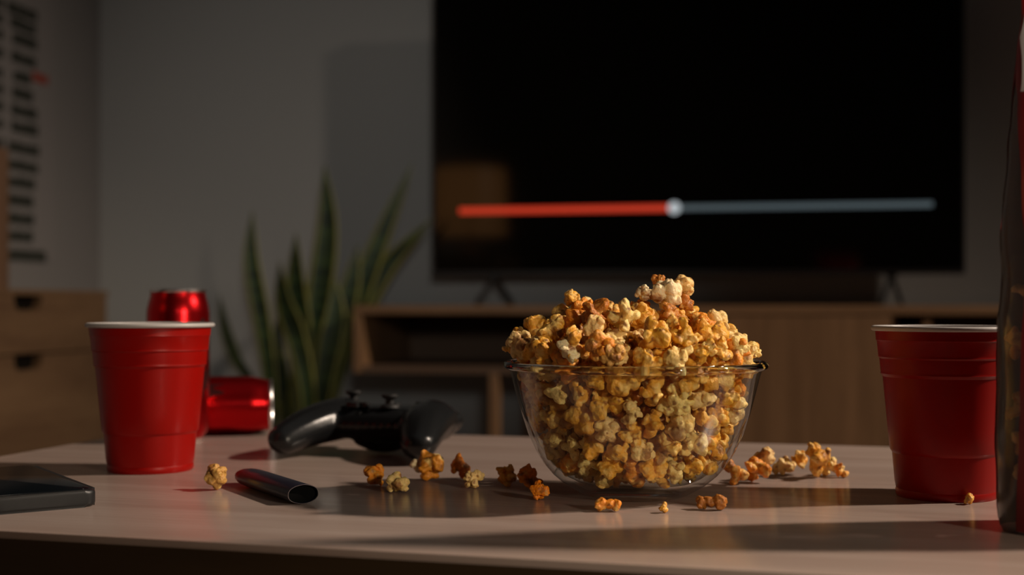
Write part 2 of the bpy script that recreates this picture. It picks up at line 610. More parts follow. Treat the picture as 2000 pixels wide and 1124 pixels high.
# ------------------------------------------------------------------ snake plant
def leaf_material():
    m, nt, N, L, P = mat_new('snake_plant_leaf')
    at = N.new('ShaderNodeAttribute')
    at.attribute_name = 'across'
    tc = N.new('ShaderNodeTexCoord')
    nz = N.new('ShaderNodeTexNoise')
    nz.inputs['Scale'].default_value = 28
    mp = N.new('ShaderNodeMapping')
    mp.inputs['Scale'].default_value = (0.4, 0.4, 2.2)
    L.new(tc.outputs['Object'], mp.inputs['Vector'])
    L.new(mp.outputs[0], nz.inputs['Vector'])
    g = N.new('ShaderNodeValToRGB')
    g.color_ramp.elements[0].position = 0.40
    g.color_ramp.elements[0].color = (0.006, 0.016, 0.004, 1)
    g.color_ramp.elements[1].position = 0.62
    g.color_ramp.elements[1].color = (0.026, 0.050, 0.012, 1)
    L.new(nz.outputs['Fac'], g.inputs[0])
    e = N.new('ShaderNodeMapRange')
    e.inputs['From Min'].default_value = 0.66
    e.inputs['From Max'].default_value = 0.80
    L.new(at.outputs['Fac'], e.inputs['Value'])
    mx = N.new('ShaderNodeMixRGB')
    mx.inputs[2].default_value = (0.17, 0.16, 0.025, 1)
    L.new(e.outputs[0], mx.inputs[0])
    L.new(g.outputs[0], mx.inputs[1])
    L.new(mx.outputs[0], P.inputs['Base Color'])
    P.inputs['Roughness'].default_value = 0.5
    return m


M_leaf = leaf_material()
PU, PV = 0.655, -0.30
plant = rthing('snake_plant', 'potted snake plant with yellow edged upright leaves left of the console', 'plant', 0, 0)
lathe_o = lathe('pot', [(0, 0.0), (0.085, 0.0), (0.09, 0.006), (0.112, 0.235), (0.114, 0.25), (0.106, 0.25), (0.102, 0.235), (0.0, 0.225)], M_pot, plant, 48)
lathe_o.location = (PU, PV, 0)
so = lathe('soil', [(0.1015, 0.22), (0.06, 0.236), (0, 0.238)], M_soil, plant, 32)
so.location = (PU, PV, 0)


def leaf(ctrl, width, v, twist=0.3):
    """ctrl: picture points from base to tip, on the room plane v"""
    P3 = []
    base_u = PU + max(-0.055, min(0.055, (r_at(ctrl[0][0], ctrl[0][1], v)[0] - PU)))
    base = Vector((base_u, PV + max(-0.05, min(0.05, v - PV)), 0.225))
    pts = [base]
    for px, py in ctrl:
        uu, zz = r_at(px, py, v)
        pts.append(Vector((uu, v, zz)))
    n = 26
    # Catmull-Rom
    ext = [pts[0] * 2 - pts[1]] + pts + [pts[-1] * 2 - pts[-2]]
    path = []
    m = len(pts) - 1
    for i in range(n + 1):
        s = i / n * m
        k = min(int(s), m - 1)
        f = s - k
        a, b, c, d = ext[k:k + 4]
        path.append(0.5 * ((2 * b) + (c - a) * f + (2 * a - 5 * b + 4 * c - d) * f * f + (3 * b - a - 3 * c + d) * f ** 3))
    bm = bmesh.new()
    lay = bm.verts.layers.float.new('across')
    rowsv = []
    K = 8
    for i, p in enumerate(path):
        s = i / n
        tn = (path[min(i + 1, n)] - path[max(i - 1, 0)]).normalized()
        ang = twist * (s - 0.4)
        side = Vector((math.cos(ang), math.sin(ang), 0))
        side = (side - tn * side.dot(tn)).normalized()
        nor = side.cross(tn).normalized()
        wv = width * 0.59 * (0.55 + 0.75 * s if s < 0.6 else 1.0) * (1 - max(0, (s - 0.55) / 0.45) ** 2.2)
        wv = max(wv, 0.0006)
        row = []
        for sgn in (1, -1):
            for j in range(K + 1):
                x = (j / K * 2 - 1) * sgn
                dz = 0.22 * wv * x * x
                th = 0.0016 * (1 - x * x * 0.8)
                q = bm.verts.new(p + side * (wv * x) + nor * (dz + sgn * th))
                q[lay] = abs(x)
                row.append(q)
        rowsv.append(row)
    for a, b in zip(rowsv, rowsv[1:]):
        for j in range(len(a)):
            bm.faces.new((a[j], a[(j + 1) % len(a)], b[(j + 1) % len(a)], b[j]))
    bm.faces.new(rowsv[0])
    bm.faces.new(rowsv[-1][::-1])
    link('leaf', bm_mesh(bm, 'leaf', True), M_leaf, plant)


leaf([(530, 760), (515, 640), (492, 510), (493, 412)], 0.038, -0.34, 0.5)
leaf([(490, 745), (462, 700), (440, 640), (428, 575)], 0.026, -0.20, 0.3)
leaf([(600, 770), (622, 600), (640, 450), (634, 322)], 0.052, -0.30, 0.2)
leaf([(592, 765), (588, 660), (580, 560), (578, 455)], 0.052, -0.35, -0.3)
leaf([(600, 755), (580, 660), (556, 590), (546, 510)], 0.046, -0.38, -0.6)
leaf([(632, 770), (680, 640), (738, 480), (806, 318)], 0.044, -0.24, 0.5)
leaf([(650, 770), (690, 640), (752, 525), (845, 425)], 0.044, -0.22, 0.8)
leaf([(640, 780), (662, 650), (685, 560), (700, 478)], 0.046, -0.27, 0.5)
leaf([(560, 800), (548, 740), (540, 690), (543, 620)], 0.045, -0.26, 0.5)
leaf([(625, 800), (640, 700), (655, 620), (655, 545)], 0.05, -0.36, 0.4)
leaf([(575, 800), (602, 690), (612, 600), (610, 520)], 0.05, -0.26, 0.1)

# ------------------------------------------------------------------ glowing lamp left behind the camera (seen in the screen)
lp = Vector((-1.54, -0.03))
cab = thing('low_cabinet', 'low wooden cabinet behind the camera carrying the glowing lamp', 'cabinet', (lp.x, lp.y, 0), RPHI)
box('body', (-0.19, -0.3, 0.06), (0.2, 0.3, 0.80), M_pine, cab, 0.003)
for a in (-0.16, 0.17):
    for b in (-0.27, 0.27):
        box('leg', (a - 0.02, b - 0.02, 0), (a + 0.02, b + 0.02, 0.06), M_pine, cab)
lm = thing('table_lamp', 'warm glowing lamp mirrored as an orange patch in the television screen', 'lamp', (lp.x, lp.y, 0.80), RPHI)
M_shade = emis('lit_shade', (1.0, 0.42, 0.13), 0.62)
lathe('shade', [(0.182, 0.177), (0.176, 0.424), (0.173, 0.424), (0.179, 0.177)], M_shade, lm, 48, True)
lathe('shade_band', [(0.184, 0.106), (0.183, 0.147), (0.180, 0.147), (0.181, 0.106)], M_shade, lm, 48, True)
lathe('base', [(0, 0), (0.075, 0), (0.075, 0.012), (0.02, 0.03), (0.012, 0.06), (0.012, 0.28), (0, 0.28)], M_oak, lm, 32)

# ------------------------------------------------------------------ cups
def cup(px, d, label, rot):
    x = (px - 1000) / F * d
    t = thing('party_cup', label, 'cup', (x, d, TABZ), rot, 'red party cups')
    o = [(0.0, 0.0016), (0.0275, 0.0016), (0.029, 0.0), (0.0313, 0.0), (0.0320, 0.0012), (0.0322, 0.0040), (0.0318, 0.0052),
         (0.0322, 0.0070), (0.0327, 0.010), (0.0343, 0.0285), (0.0352, 0.0296), (0.0355, 0.0303), (0.0358, 0.0310), (0.0372, 0.045),
         (0.0403, 0.0785), (0.0414, 0.0800), (0.0417, 0.0806), (0.0415, 0.0814), (0.0417, 0.0825), (0.0424, 0.0905), (0.0432, 0.0916), (0.0430, 0.0924),
         (0.0432, 0.0935), (0.0440, 0.1015), (0.0447, 0.1027), (0.0446, 0.1034), (0.0452, 0.1095)]
    lathe('body', o, M_red, t, 96, False, 30)
    lin = [(0.0, 0.0030), (0.030, 0.0032), (0.0312, 0.0055), (0.0330, 0.0285), (0.0345, 0.031), (0.0391, 0.0785), (0.0405, 0.081),
           (0.0420, 0.0925), (0.0437, 0.104), (0.0444, 0.1095), (0.0452, 0.1095)]
    lathe('liner', lin, M_white, t, 96, False, 30)
    lathe('rim', torus_prof(0.0462, 0.1103, 0.0017, 12, 1.0), M_white, t, 96, True, 60)
    return t


cup(294, 1.006, 'red plastic party cup with white rim in front of the soda cans', 0.3)
cup(1848, 0.868, 'red plastic party cup with white rim beside the snack bag', 1.1)

# ------------------------------------------------------------------ cans
RCAN, HCAN = 0.0282, 0.140


def can(label, loc, rot_euler, marks):
    t = thing('soda_can', label, 'can', loc, 0, 'red soda cans')
    t.rotation_euler = rot_euler
    k = RCAN / 0.029
    H = HCAN
    body = [(0.0232 * k, 0.004), (0.0262 * k, 0.0085), (0.0285 * k, 0.013), (0.029 * k, 0.018), (0.029 * k, H - 0.022), (0.0286 * k, H - 0.018),
            (0.0272 * k, H - 0.012), (0.0262 * k, H - 0.009), (0.0255 * k, H - 0.0055), (0.0251 * k, H - 0.003)]
    lathe('body', body, M_can, t, 72, False, 60)
    lathe('bottom', [(0.0232 * k, 0.004), (0.0225 * k, 0.001), (0.0215 * k, 0.0), (0.0205 * k, 0.001), (0.018 * k, 0.006), (0, 0.011)], M_alu, t, 72)
    lathe('lid', [(0.0251 * k, H - 0.003), (0.0258 * k, H - 0.0022), (0.0260 * k, H - 0.0008), (0.0254 * k, H), (0.0246 * k, H - 0.0008),
                  (0.0240 * k, H - 0.0035), (0.020 * k, H - 0.0052), (0, H - 0.0048)], M_alu, t, 72)
    bm = bmesh.new()
    for i in range(16):
        pass
    pts = [(0.006 * math.cos(a), 0.010 + 0.009 * math.sin(a)) for a in [2 * PI * i / 20 for i in range(20)]]
    prism('pull_tab', pts, H - 0.0046, H - 0.0034, M_alu, t, 0.0003, 2)
    for a0, a1, z0, z1 in marks:
        bm = bmesh.new()
        n = 10
        r = RCAN + 0.00025
        g = [[bm.verts.new((rr * math.cos(math.radians(a0 + (a1 - a0) * i / n)), rr * math.sin(math.radians(a0 + (a1 - a0) * i / n)),
                            z + 0.006 * math.sin(i * 0.9 + z * 90))) for i in range(n + 1)] for rr, z in ((r, z0), (r, z1))]
        for i in range(n):
            bm.faces.new((g[0][i], g[0][i + 1], g[1][i + 1], g[1][i]))
        link('printed_mark', bm_mesh(bm, 'printed_mark', True), M_print, t)
    return t


can('upright red soda can standing behind the left party cup', ((348 - 1000) / F * 1.212, 1.212, TABZ), (0, 0, 0),
    [(-55, 5, 0.085, 0.108), (-35, 8, 0.045, 0.07)])
# lying can: axis along +x, turned a little away
yaw = math.radians(9)
ax = Vector((math.cos(yaw), math.sin(yaw), 0))
end = Vector((-0.233, 1.285, TABZ + RCAN))
can('red soda can lying on its side behind the upright can', end - ax * HCAN, (0, PI / 2, yaw),
    [(150, 185, 0.082, 0.098), (155, 190, 0.104, 0.112), (220, 250, 0.06, 0.09)])

# ------------------------------------------------------------------ game controller
def evaluated(o):
    dg = bpy.context.evaluated_depsgraph_get()
    dg.update()
    me = bpy.data.meshes.new_from_object(o.evaluated_get(dg))
    return me


def remeshed(bm, voxel, smooth_it, name, factor=0.5):
    me = bpy.data.meshes.new('tmp')
    bm.to_mesh(me)
    bm.free()
    o = bpy.data.objects.new('tmp', me)
    C.objects.link(o)
    md = o.modifiers.new('r', 'REMESH')
    md.mode = 'VOXEL'
    md.voxel_size = voxel
    if smooth_it:
        sm = o.modifiers.new('s', 'SMOOTH')
        sm.factor = factor
        sm.iterations = smooth_it
    out = evaluated(o)
    out.name = name
    bpy.data.objects.remove(o)
    bpy.data.meshes.remove(me)
    out.materials.clear()
    out.polygons.foreach_set('use_smooth', [True] * len(out.polygons))
    return out


def ell(bm, c, s, rot=None, sub=3):
    r = bmesh.ops.create_icosphere(bm, subdivisions=sub, radius=1.0)
    m = Matrix.Translation(Vector(c)) @ (rot.to_matrix().to_4x4() if rot else Matrix.Identity(4)) @ Matrix.Diagonal((*s, 1))
    bmesh.ops.transform(bm, matrix=m, verts=r['verts'])


CPHI = math.radians(-20)
gc = thing('game_controller', 'black gamepad lying face up with its grips towards the camera', 'game controller', (-0.112, 1.105, TABZ), CPHI)
gc.scale = (0.89, 0.89, 0.89)
bm = bmesh.new()
for i in range(15):
    f = i / 14
    x = -0.052 + 0.104 * f
    ell(bm, (x, 0.014 - 0.10 * (x * x) / 0.05 * 0.05, 0.0295), (0.020, 0.036, 0.0175), sub=2)
for sx in (-1, 1):
    for i in range(18):
        f = i / 17
        p = Vector((sx * (0.047 + 0.020 * f ** 1.3), 0.020 - 0.076 * f, 0.0315 - 0.0135 * f * f))
        rr = 0.0245 - 0.0075 * f * f
        ell(bm, p, (rr, rr * 1.05, min(rr * 0.86, p.z - 0.0004)), sub=2)
    # bumper and trigger hump at the far side
    ell(bm, (sx * 0.047, 0.038, 0.030), (0.024, 0.018, 0.014), sub=2)
# battery hump under the middle
ell(bm, (0, 0.012, 0.0185), (0.034, 0.026, 0.0180), sub=2)
shell = link('shell', remeshed(bm, 0.0019, 8, 'shell'), M_pad, gc)


def stick(x, y, z):
    prof = [(0.0095, 0.0), (0.0080, 0.0022), (0.0042, 0.0034), (0.0038, 0.0072), (0.0070, 0.0092), (0.0076, 0.0100), (0.0076, 0.0115), (0.0068, 0.0124),
            (0.0055, 0.0118), (0.0, 0.0112)]
    o = lathe('thumb_stick', prof, M_rub, gc, 32)
    o.location = (x, y, z)


stick(-0.041, 0.030, 0.0455)
stick(0.012, 0.000, 0.0450)
for dx, dy in ((0, 0.0095), (0, -0.0095), (0.0095, 0), (-0.0095, 0)):
    b = lathe('face_button', [(0, 0.0), (0.0045, 0), (0.0045, 0.0025), (0.0036, 0.0038), (0, 0.0042)], M_dark, gc, 24)
    b.location = (0.041 + dx, 0.026 + dy, 0.0453)
bm = bmesh.new()
box_bm(bm, (-0.0105, -0.0035, 0), (0.0105, 0.0035, 0.004), 0.0008)
dpad = bm_mesh(bm, 'direction_pad')
bm = bmesh.new()
pts = [(-.0035, -.0105), (.0035, -.0105), (.0035, -.0035), (.0105, -.0035), (.0105, .0035), (.0035, .0035), (.0035, .0105), (-.0035, .0105), (-.0035, .0035),
       (-.0105, .0035), (-.0105, -.0035), (-.0035, -.0035)]
bm.free()
dp = prism('direction_pad', pts, 0.0, 0.0042, M_dark, gc, 0.0006, 2)
dp.location = (-0.020, -0.002, 0.0450)
g = lathe('guide_button', [(0, 0.0), (0.0065, 0), (0.0062, 0.0014), (0, 0.0020)], M_dark, gc, 24)
g.location = (0.0, 0.036, 0.0445)
for sx in (-1, 1):
    bm = bmesh.new()
    ell(bm, (sx * 0.048, 0.052, 0.028), (0.015, 0.013, 0.012), sub=3)
    link('trigger', bm_mesh(bm, 'trigger', True), M_dark, gc)

# ------------------------------------------------------------------ phone
pc = Vector((-0.2575, 0.823))
e1 = Vector((-0.565, 0.825)).normalized()
pphi = math.atan2(e1.y, e1.x) - PI / 2
ph = thing('smartphone', 'black smartphone in a thick dark case lying near the table edge', 'phone', (pc.x, pc.y, TABZ), pphi)
prism('case', rounded_rect(-0.076, 0.0, 0.0, 0.152, 0.0085, 8), 0.0, 0.0108, M_phone, ph, 0.0028, 4)
prism('screen', rounded_rect(-0.0725, 0.0035, -0.0035, 0.1485, 0.007, 8), 0.0100, 0.0112, M_phglass, ph, 0.0003, 2)

# ------------------------------------------------------------------ disposable vape
a0, a1 = Vector((-0.190, 0.930)), Vector((-0.1315, 0.832))
dv = (a1 - a0)
LV = dv.length
vt = thing('vape_pen', 'dark blue-black flattened vape pen with a dark red mouthpiece', 'vape', (a0.x, a0.y, TABZ), math.atan2(dv.y, dv.x))


def lens(wd, hh, n=32, p=1.35):
    out = []
    for i in range(n):
        a = 2 * PI * i / n
        c, s = math.cos(a), math.sin(a)
        out.append((wd * math.copysign(abs(c) ** 1.15, c), hh * math.copysign(abs(s) ** 0.8, s)))
    return out


HW, HH = 0.0105, 0.0062


def loft(name, sections, mat, cap0=True, cap1=True):
    bm = bmesh.new()
    rings = []
    for x, sc, up in sections:
        rings.append([bm.verts.new((x, yy * sc, up + zz * sc)) for yy, zz in lens(HW, HH)])
    for A, B in zip(rings, rings[1:]):
        for i in range(len(A)):
            j = (i + 1) % len(A)
            bm.faces.new((A[i], A[j], B[j], B[i]))
    if cap0:
        bm.faces.new(rings[0])
    if cap1:
        bm.faces.new(rings[-1][::-1])
    return link(name, bm_mesh(bm, name, True, 40), mat, vt)


zc = HH + 0.0001
loft('tube', [(0.020, 0.985, zc), (0.022, 1, zc), (LV - 0.0006, 1, zc), (LV, 0.97, zc), (LV, 0.93, zc), (LV - 0.004, 0.91, zc)], M_vape, True, False)
loft('socket', [(LV - 0.004, 0.912, zc), (LV - 0.0035, 0.90, zc)], M_vapein, True, True)
loft('pale_rim', [(LV - 0.0001, 0.985, zc), (LV + 0.0002, 0.97, zc), (LV + 0.0002, 0.955, zc), (LV - 0.0001, 0.94, zc)], M_vaperim, False, False)
loft('mouthpiece', [(0.0, 0.40, zc), (0.001, 0.50, zc), (0.008, 0.78, zc), (0.016, 0.94, zc), (0.020, 0.97, zc)], M_vapetip)

# ------------------------------------------------------------------ popcorn
def popcorn_material(name, island=False):
    m, nt, N, L, P = mat_new(name)
    oi = N.new('ShaderNodeObjectInfo')
    tc = N.new('ShaderNodeTexCoord')
    geo = N.new('ShaderNodeNewGeometry')
    hull = N.new('ShaderNodeAttribute')
    hull.attribute_name = 'hull'
    coat = N.new('ShaderNodeAttribute')
    coat.attribute_name = 'coat'
    cream = N.new('ShaderNodeRGB')
    cream.outputs[0].default_value = (0.88, 0.57, 0.17, 1)
    # coat amount = attribute shifted by the object's alpha (its share of coating)
    add = N.new('ShaderNodeMath')
    add.operation = 'ADD'
    L.new(coat.outputs['Fac'], add.inputs[0])
    L.new(oi.outputs['Alpha'], add.inputs[1])
    rg = N.new('ShaderNodeMapRange')
    rg.inputs['From Min'].default_value = 0.82
    rg.inputs['From Max'].default_value = 1.18
    L.new(add.outputs[0], rg.inputs['Value'])
    mx = N.new('ShaderNodeMixRGB')
    L.new(rg.outputs[0], mx.inputs[0])
    L.new(cream.outputs[0], mx.inputs[1])
    if island:
        cr = N.new('ShaderNodeValToRGB')
        cr.color_ramp.elements[0].color = (0.84, 0.46, 0.09, 1)
        cr.color_ramp.elements[1].color = (0.72, 0.28, 0.03, 1)
        L.new(geo.outputs['Random Per Island'], cr.inputs[0])
        L.new(cr.outputs[0], mx.inputs[2])
    else:
        L.new(oi.outputs['Color'], mx.inputs[2])
    m2 = N.new('ShaderNodeMixRGB')
    m2.inputs[2].default_value = (0.27, 0.09, 0.02, 1)
    L.new(hull.outputs['Fac'], m2.inputs[0])
    L.new(mx.outputs[0], m2.inputs[1])
    L.new(m2.outputs[0], P.inputs['Base Color'])
    P.inputs['Roughness'].default_value = 0.42
    P.inputs['Specular IOR Level'].default_value = 0.4
    P.inputs['Subsurface Weight'].default_value = 0.25
    P.inputs['Subsurface Radius'].default_value = (1.0, 0.5, 0.2)
    P.inputs['Subsurface Scale'].default_value = 0.0022
    nz = N.new('ShaderNodeTexNoise')
    nz.inputs['Scale'].default_value = 5.0
    nz.inputs['Detail'].default_value = 5
    L.new(tc.outputs['Object'], nz.inputs['Vector'])
    b = N.new('ShaderNodeBump')
    b.inputs['Strength'].default_value = 0.25
    b.inputs['Distance'].default_value = 0.05
    L.new(nz.outputs['Fac'], b.inputs['Height'])
    L.new(b.outputs['Normal'], P.inputs['Normal'])
    return m


M_pop = popcorn_material('popcorn')
M_popfill = popcorn_material('popcorn_fill', True)


def popcorn_mesh(seed, voxel=0.062, style='butterfly'):
    """a burst kernel about one unit in radius: lobes and curled petals grown from a hull fragment"""
    rnd = random.Random(seed)
    bm = bmesh.new()
    ga = PI * (3 - math.sqrt(5))

    def rot():
        return Euler((rnd.uniform(0, 6.28), rnd.uniform(0, 6.28), rnd.uniform(0, 6.28)))
    n = {'butterfly': rnd.randint(4, 6), 'ball': 9, 'twin': 4, 'small': 4}[style]
    off = rnd.uniform(0, 6)
    squash = (1, 1, 1)
    if style == 'butterfly':
        squash = (rnd.uniform(0.95, 1.2), rnd.uniform(0.7, 1.0), rnd.uniform(0.6, 0.95))
    ell(bm, (0, 0, 0), (0.42, 0.40, 0.34), rot(), 3)
    for i in range(n):
        zz = 1 - 2 * (i + 0.5) / n
        rr = math.sqrt(1 - zz * zz)
        a = ga * i + off + rnd.uniform(-0.5, 0.5)
        dirv = Vector((rr * math.cos(a), rr * math.sin(a), zz + rnd.uniform(-0.3, 0.3))).normalized()
        dirv = Vector((dirv.x * squash[0], dirv.y * squash[1], dirv.z * squash[2]))
        big = rnd.uniform(0.30, 0.58)
        dist = rnd.uniform(0.40, 0.72)
        if style == 'ball':
            big, dist = rnd.uniform(0.34, 0.46), rnd.uniform(0.42, 0.54)
        if style == 'twin':
            dirv = Vector((1 if i % 2 else -1, rnd.uniform(-.35, .35), rnd.uniform(-.45, .45))).normalized()
            big, dist = rnd.uniform(0.36, 0.5), rnd.uniform(0.4, 0.6)
        if style == 'small':
            big, dist = rnd.uniform(0.35, 0.55), rnd.uniform(0.2, 0.5)
        p = dirv * dist
        bx_ = dirv.orthogonal().normalized()
        by_ = dirv.cross(bx_).normalized()
        if style == 'butterfly' and rnd.random() < 0.5:
            # a petal that curls over: a fan of flattened lobes along an arc
            sp = rnd.uniform(1.8, 3.2)
            st = rnd.uniform(0, 6)
            r0 = big * rnd.uniform(0.55, 0.85)
            for k in range(9):
                aa = st + sp * k / 8
                c = p + dirv * (0.10 * math.sin(PI * k / 8)) + (bx_ * math.cos(aa) + by_ * math.sin(aa)) * r0
                q1 = big * (0.34 + 0.10 * math.sin(k * 1.7 + st))
                ell(bm, c, (q1, q1, q1), None, 2)
                ell(bm, c * 0.72, (q1 * 0.9, q1 * 0.9, q1 * 0.9), None, 2)
            continue
        ell(bm, p, (big * rnd.uniform(0.85, 1.25), big * rnd.uniform(0.6, 1.0), big * rnd.uniform(0.55, 0.95)), rot(), 3)
        for k in range(rnd.randint(0, 2)):
            q = Vector((rnd.gauss(0, 1), rnd.gauss(0, 1), rnd.gauss(0, 1))).normalized()
            if q.dot(dirv) < 0.1:
                q = (q + dirv * 1.2).normalized()
            s = big * rnd.uniform(0.45, 0.7)
            ell(bm, p + q * big * 0.66, (s, s * rnd.uniform(0.7, 1.0), s * rnd.uniform(0.7, 1.0)), rot(), 2)
    me = remeshed(bm, voxel, 2, 'popcorn', 0.45)
    nv = len(me.vertices)
    co = np.empty(nv * 3, dtype=np.float64)
    me.vertices.foreach_get('co', co)
    co = co.reshape(-1, 3)
    co -= (co.max(0) + co.min(0)) / 2
    nrm = np.empty(nv * 3)
    me.vertices.foreach_get('normal', nrm)
    nrm = nrm.reshape(-1, 3)
    sd = Vector((seed * 3.7, seed * 1.3, 0))
    for i in range(nv):            # uneven folds: bend the lobes out of round
        v = Vector(co[i])
        co[i] += np.array(noise.noise_vector(v * 1.9 + sd)) * (0.14 if style == 'butterfly' else 0.07) + np.array(noise.noise_vector(v * 4.3 - sd)) * 0.055
    hd = Vector((rnd.gauss(0, 1), rnd.gauss(0, 1), rnd.gauss(0, 1))).normalized()
    hull = np.zeros(nv)
    coat = np.zeros(nv)
    disp = np.zeros(nv)
    for i in range(nv):
        v = Vector(co[i])
        disp[i] = 0.07 * (0.35 - abs(noise.noise(v * 2.6 + sd))) + 0.022 * noise.noise(v * 7.0 + sd)
        coat[i] = 0.5 + 0.75 * noise.noise(v * 1.7 + sd * 2) + 0.25 * noise.noise(v * 5 + sd)
        h = (v.normalized().dot(hd) - 0.80) * 6 + 1.1 * noise.noise(v * 4 + sd * 3)
        h2 = (noise.noise(v * 3.1 - sd) - 0.42) * 6
        hull[i] = min(0.85, max(0.0, h, h2))
    co += nrm * disp[:, None]
    rad = np.sort(np.linalg.norm(co, axis=1))[int(nv * 0.9)]
    co /= rad
    me.vertices.foreach_set('co', co.astype(np.float32).ravel())
    for nm, arr in (('hull', hull), ('coat', np.clip(coat, 0, 1))):
        at = me.attributes.new(nm, 'FLOAT', 'POINT')
        at.data.foreach_set('value', arr.astype(np.float32))
    me.update()
    return me


VAR = [popcorn_mesh(100 + i) for i in range(14)] + [popcorn_mesh(200 + i, 0.062, 'ball') for i in range(4)]
TWIN = popcorn_mesh(301, 0.06, 'twin')
SMALL = [popcorn_mesh(310 + i, 0.08, 'small') for i in range(2)]
LOW = [popcorn_mesh(100 + i, 0.13) for i in range(6)]
for me in VAR + [TWIN] + SMALL:
    me.materials.append(M_pop)
COS = {}
for me in VAR + [TWIN] + SMALL + LOW:
    a = np.empty(len(me.vertices) * 3)
    me.vertices.foreach_get('co', a)
    COS[me.name] = a.reshape(-1, 3)

TONES = {      # main coating colour and its share
    'pale cream': ((0.88, 0.62, 0.24), 0.75),
    'golden': ((0.84, 0.41, 0.045), 0.62),
    'orange': ((0.78, 0.28, 0.022), 0.74),
    'caramel brown': ((0.52, 0.18, 0.02), 0.78),
    'white': ((0.92, 0.73, 0.43), 1.05),
    'deep orange': ((0.84, 0.25, 0.010), 1.0),
    'dark caramel': ((0.36, 0.12, 0.014), 1.1),
    'tan': ((0.60, 0.33, 0.08), 0.9),
}


def kernel(me, centre, radius, tone, rot, label, group, name='popcorn'):
    o = bpy.data.objects.new(name, me)
    C.objects.link(o)
    o.location = centre
    o.rotation_euler = rot
    o.scale = (radius,) * 3
    c, a = TONES[tone]
    j = random.uniform(0.9, 1.08)
    o.color = (min(1, c[0] * j), min(1, c[1] * j * random.uniform(0.95, 1.05)), c[2] * j, a + random.uniform(-0.08, 0.08))
    tag(o, label, 'popcorn', group)
    return o


# --- bowl
BX, BY = (1240 - 1000) / F * 0.872, 0.872
bowl = thing('glass_bowl', 'clear glass mixing bowl heaped with caramel popcorn on the coffee table', 'bowl', (BX, BY, TABZ))
OUT = [(0.0300, 0.0000), (0.0345, 0.0012), (0.0400, 0.0040), (0.0470, 0.0083), (0.0540, 0.0142), (0.0600, 0.0210), (0.0655, 0.0300), (0.0705, 0.0410),
       (0.0752, 0.0550), (0.0790, 0.0690), (0.0815, 0.0790), (0.0828, 0.0830)]
TH = 0.0026
INN = [(0.0, 0.0080), (0.0300, 0.0082), (0.0385, 0.0098), (0.0450, 0.0130), (0.0515, 0.0180), (0.0572, 0.0240), (0.0627, 0.0325), (0.0678, 0.0430),
       (0.0726, 0.0560), (0.0764, 0.0695), (0.0788, 0.0790), (0.0800, 0.0830)]
lathe('wall', OUT[4:] + INN[::-1][:-4], M_glass, bowl, 128, False, 60)
lathe('base', [(0, 0.0003), (0.029, 0.0003)] + OUT[:5] + [INN[4]] + INN[3::-1], M_glass, bowl, 128, False, 60)
lathe('rim', [(0.0800, 0.0832), (0.0798, 0.0850), (0.0803, 0.0872), (0.0820, 0.0885), (0.0842, 0.0888), (0.0862, 0.0880), (0.0870, 0.0865), (0.0866, 0.0848),
              (0.0850, 0.0836), (0.0828, 0.0832)], M_thick, bowl, 128, True, 60)
RIMZ = 0.087


def rin(z):
    zz = [p[1] for p in INN[1:]]
    rr = [p[0] for p in INN[1:]]
    return np.interp(z, zz, rr)


def ztop(x, y):
    """top of the heap, measured from the table"""
    rho = np.sqrt(x * x + y * y)
    base = np.interp(rho, [0, 0.02, 0.045, 0.06, 0.072, 0.082, 0.09], [0.127, 0.127, 0.126, 0.119, 0.110, 0.099, 0.092])
    return base - 0.055 * x * (rho > 0) + 0.0 * y


NP = 405
rad = rng.uniform(0.0070, 0.0102, NP)
pos = np.empty((NP, 3))
i = 0
while i < NP:
    p = np.array([rng.uniform(-.08, .08), rng.uniform(-.08, .08), rng.uniform(0.012, 0.13)])
    rho = math.hypot(p[0], p[1])
    if (p[2] < RIMZ and rho < rin(p[2]) - 0.006) or (p[2] >= RIMZ and rho < 0.082 and p[2] < ztop(p[0], p[1]) - 0.004):
        pos[i] = p
        i += 1
for it in range(420):
    d = pos[:, None, :] - pos[None, :, :]
    dist = np.sqrt((d ** 2).sum(-1)) + 1e-9
    np.fill_diagonal(dist, 9)
    ov = np.clip((rad[:, None] + rad[None, :]) - dist, 0, None)
    pos += (d / dist[..., None] * (ov * 0.28)[..., None]).sum(1)
    if it < 330:
        pos[:, 2] -= 0.00006
    rho = np.sqrt(pos[:, 0] ** 2 + pos[:, 1] ** 2) + 1e-9
    lim = np.where(pos[:, 2] < RIMZ + 0.002, rin(np.clip(pos[:, 2], 0, 0.083)) - rad * 1.12, np.interp(pos[:, 2], [RIMZ, RIMZ + 0.012], [0.0, 1.0]) * (0.0015 + rad * 0.65) + 0.0795 - rad * 1.08)
    k = np.where(rho > lim, lim / rho, 1.0)
    pos[:, 0] *= k
    pos[:, 1] *= k
    zt_ = ztop(pos[:, 0], pos[:, 1]) - rad * 0.8
    pos[:, 2] = np.minimum(pos[:, 2], zt_)
    zf = np.interp(rho * k, [0, 0.03, 0.0385, 0.045, 0.06], [0.0080, 0.0082, 0.0098, 0.013, 0.024]) + rad * 1.10
    pos[:, 2] = np.maximum(pos[:, 2], np.where(rho * k < 0.05, zf, 0.0))

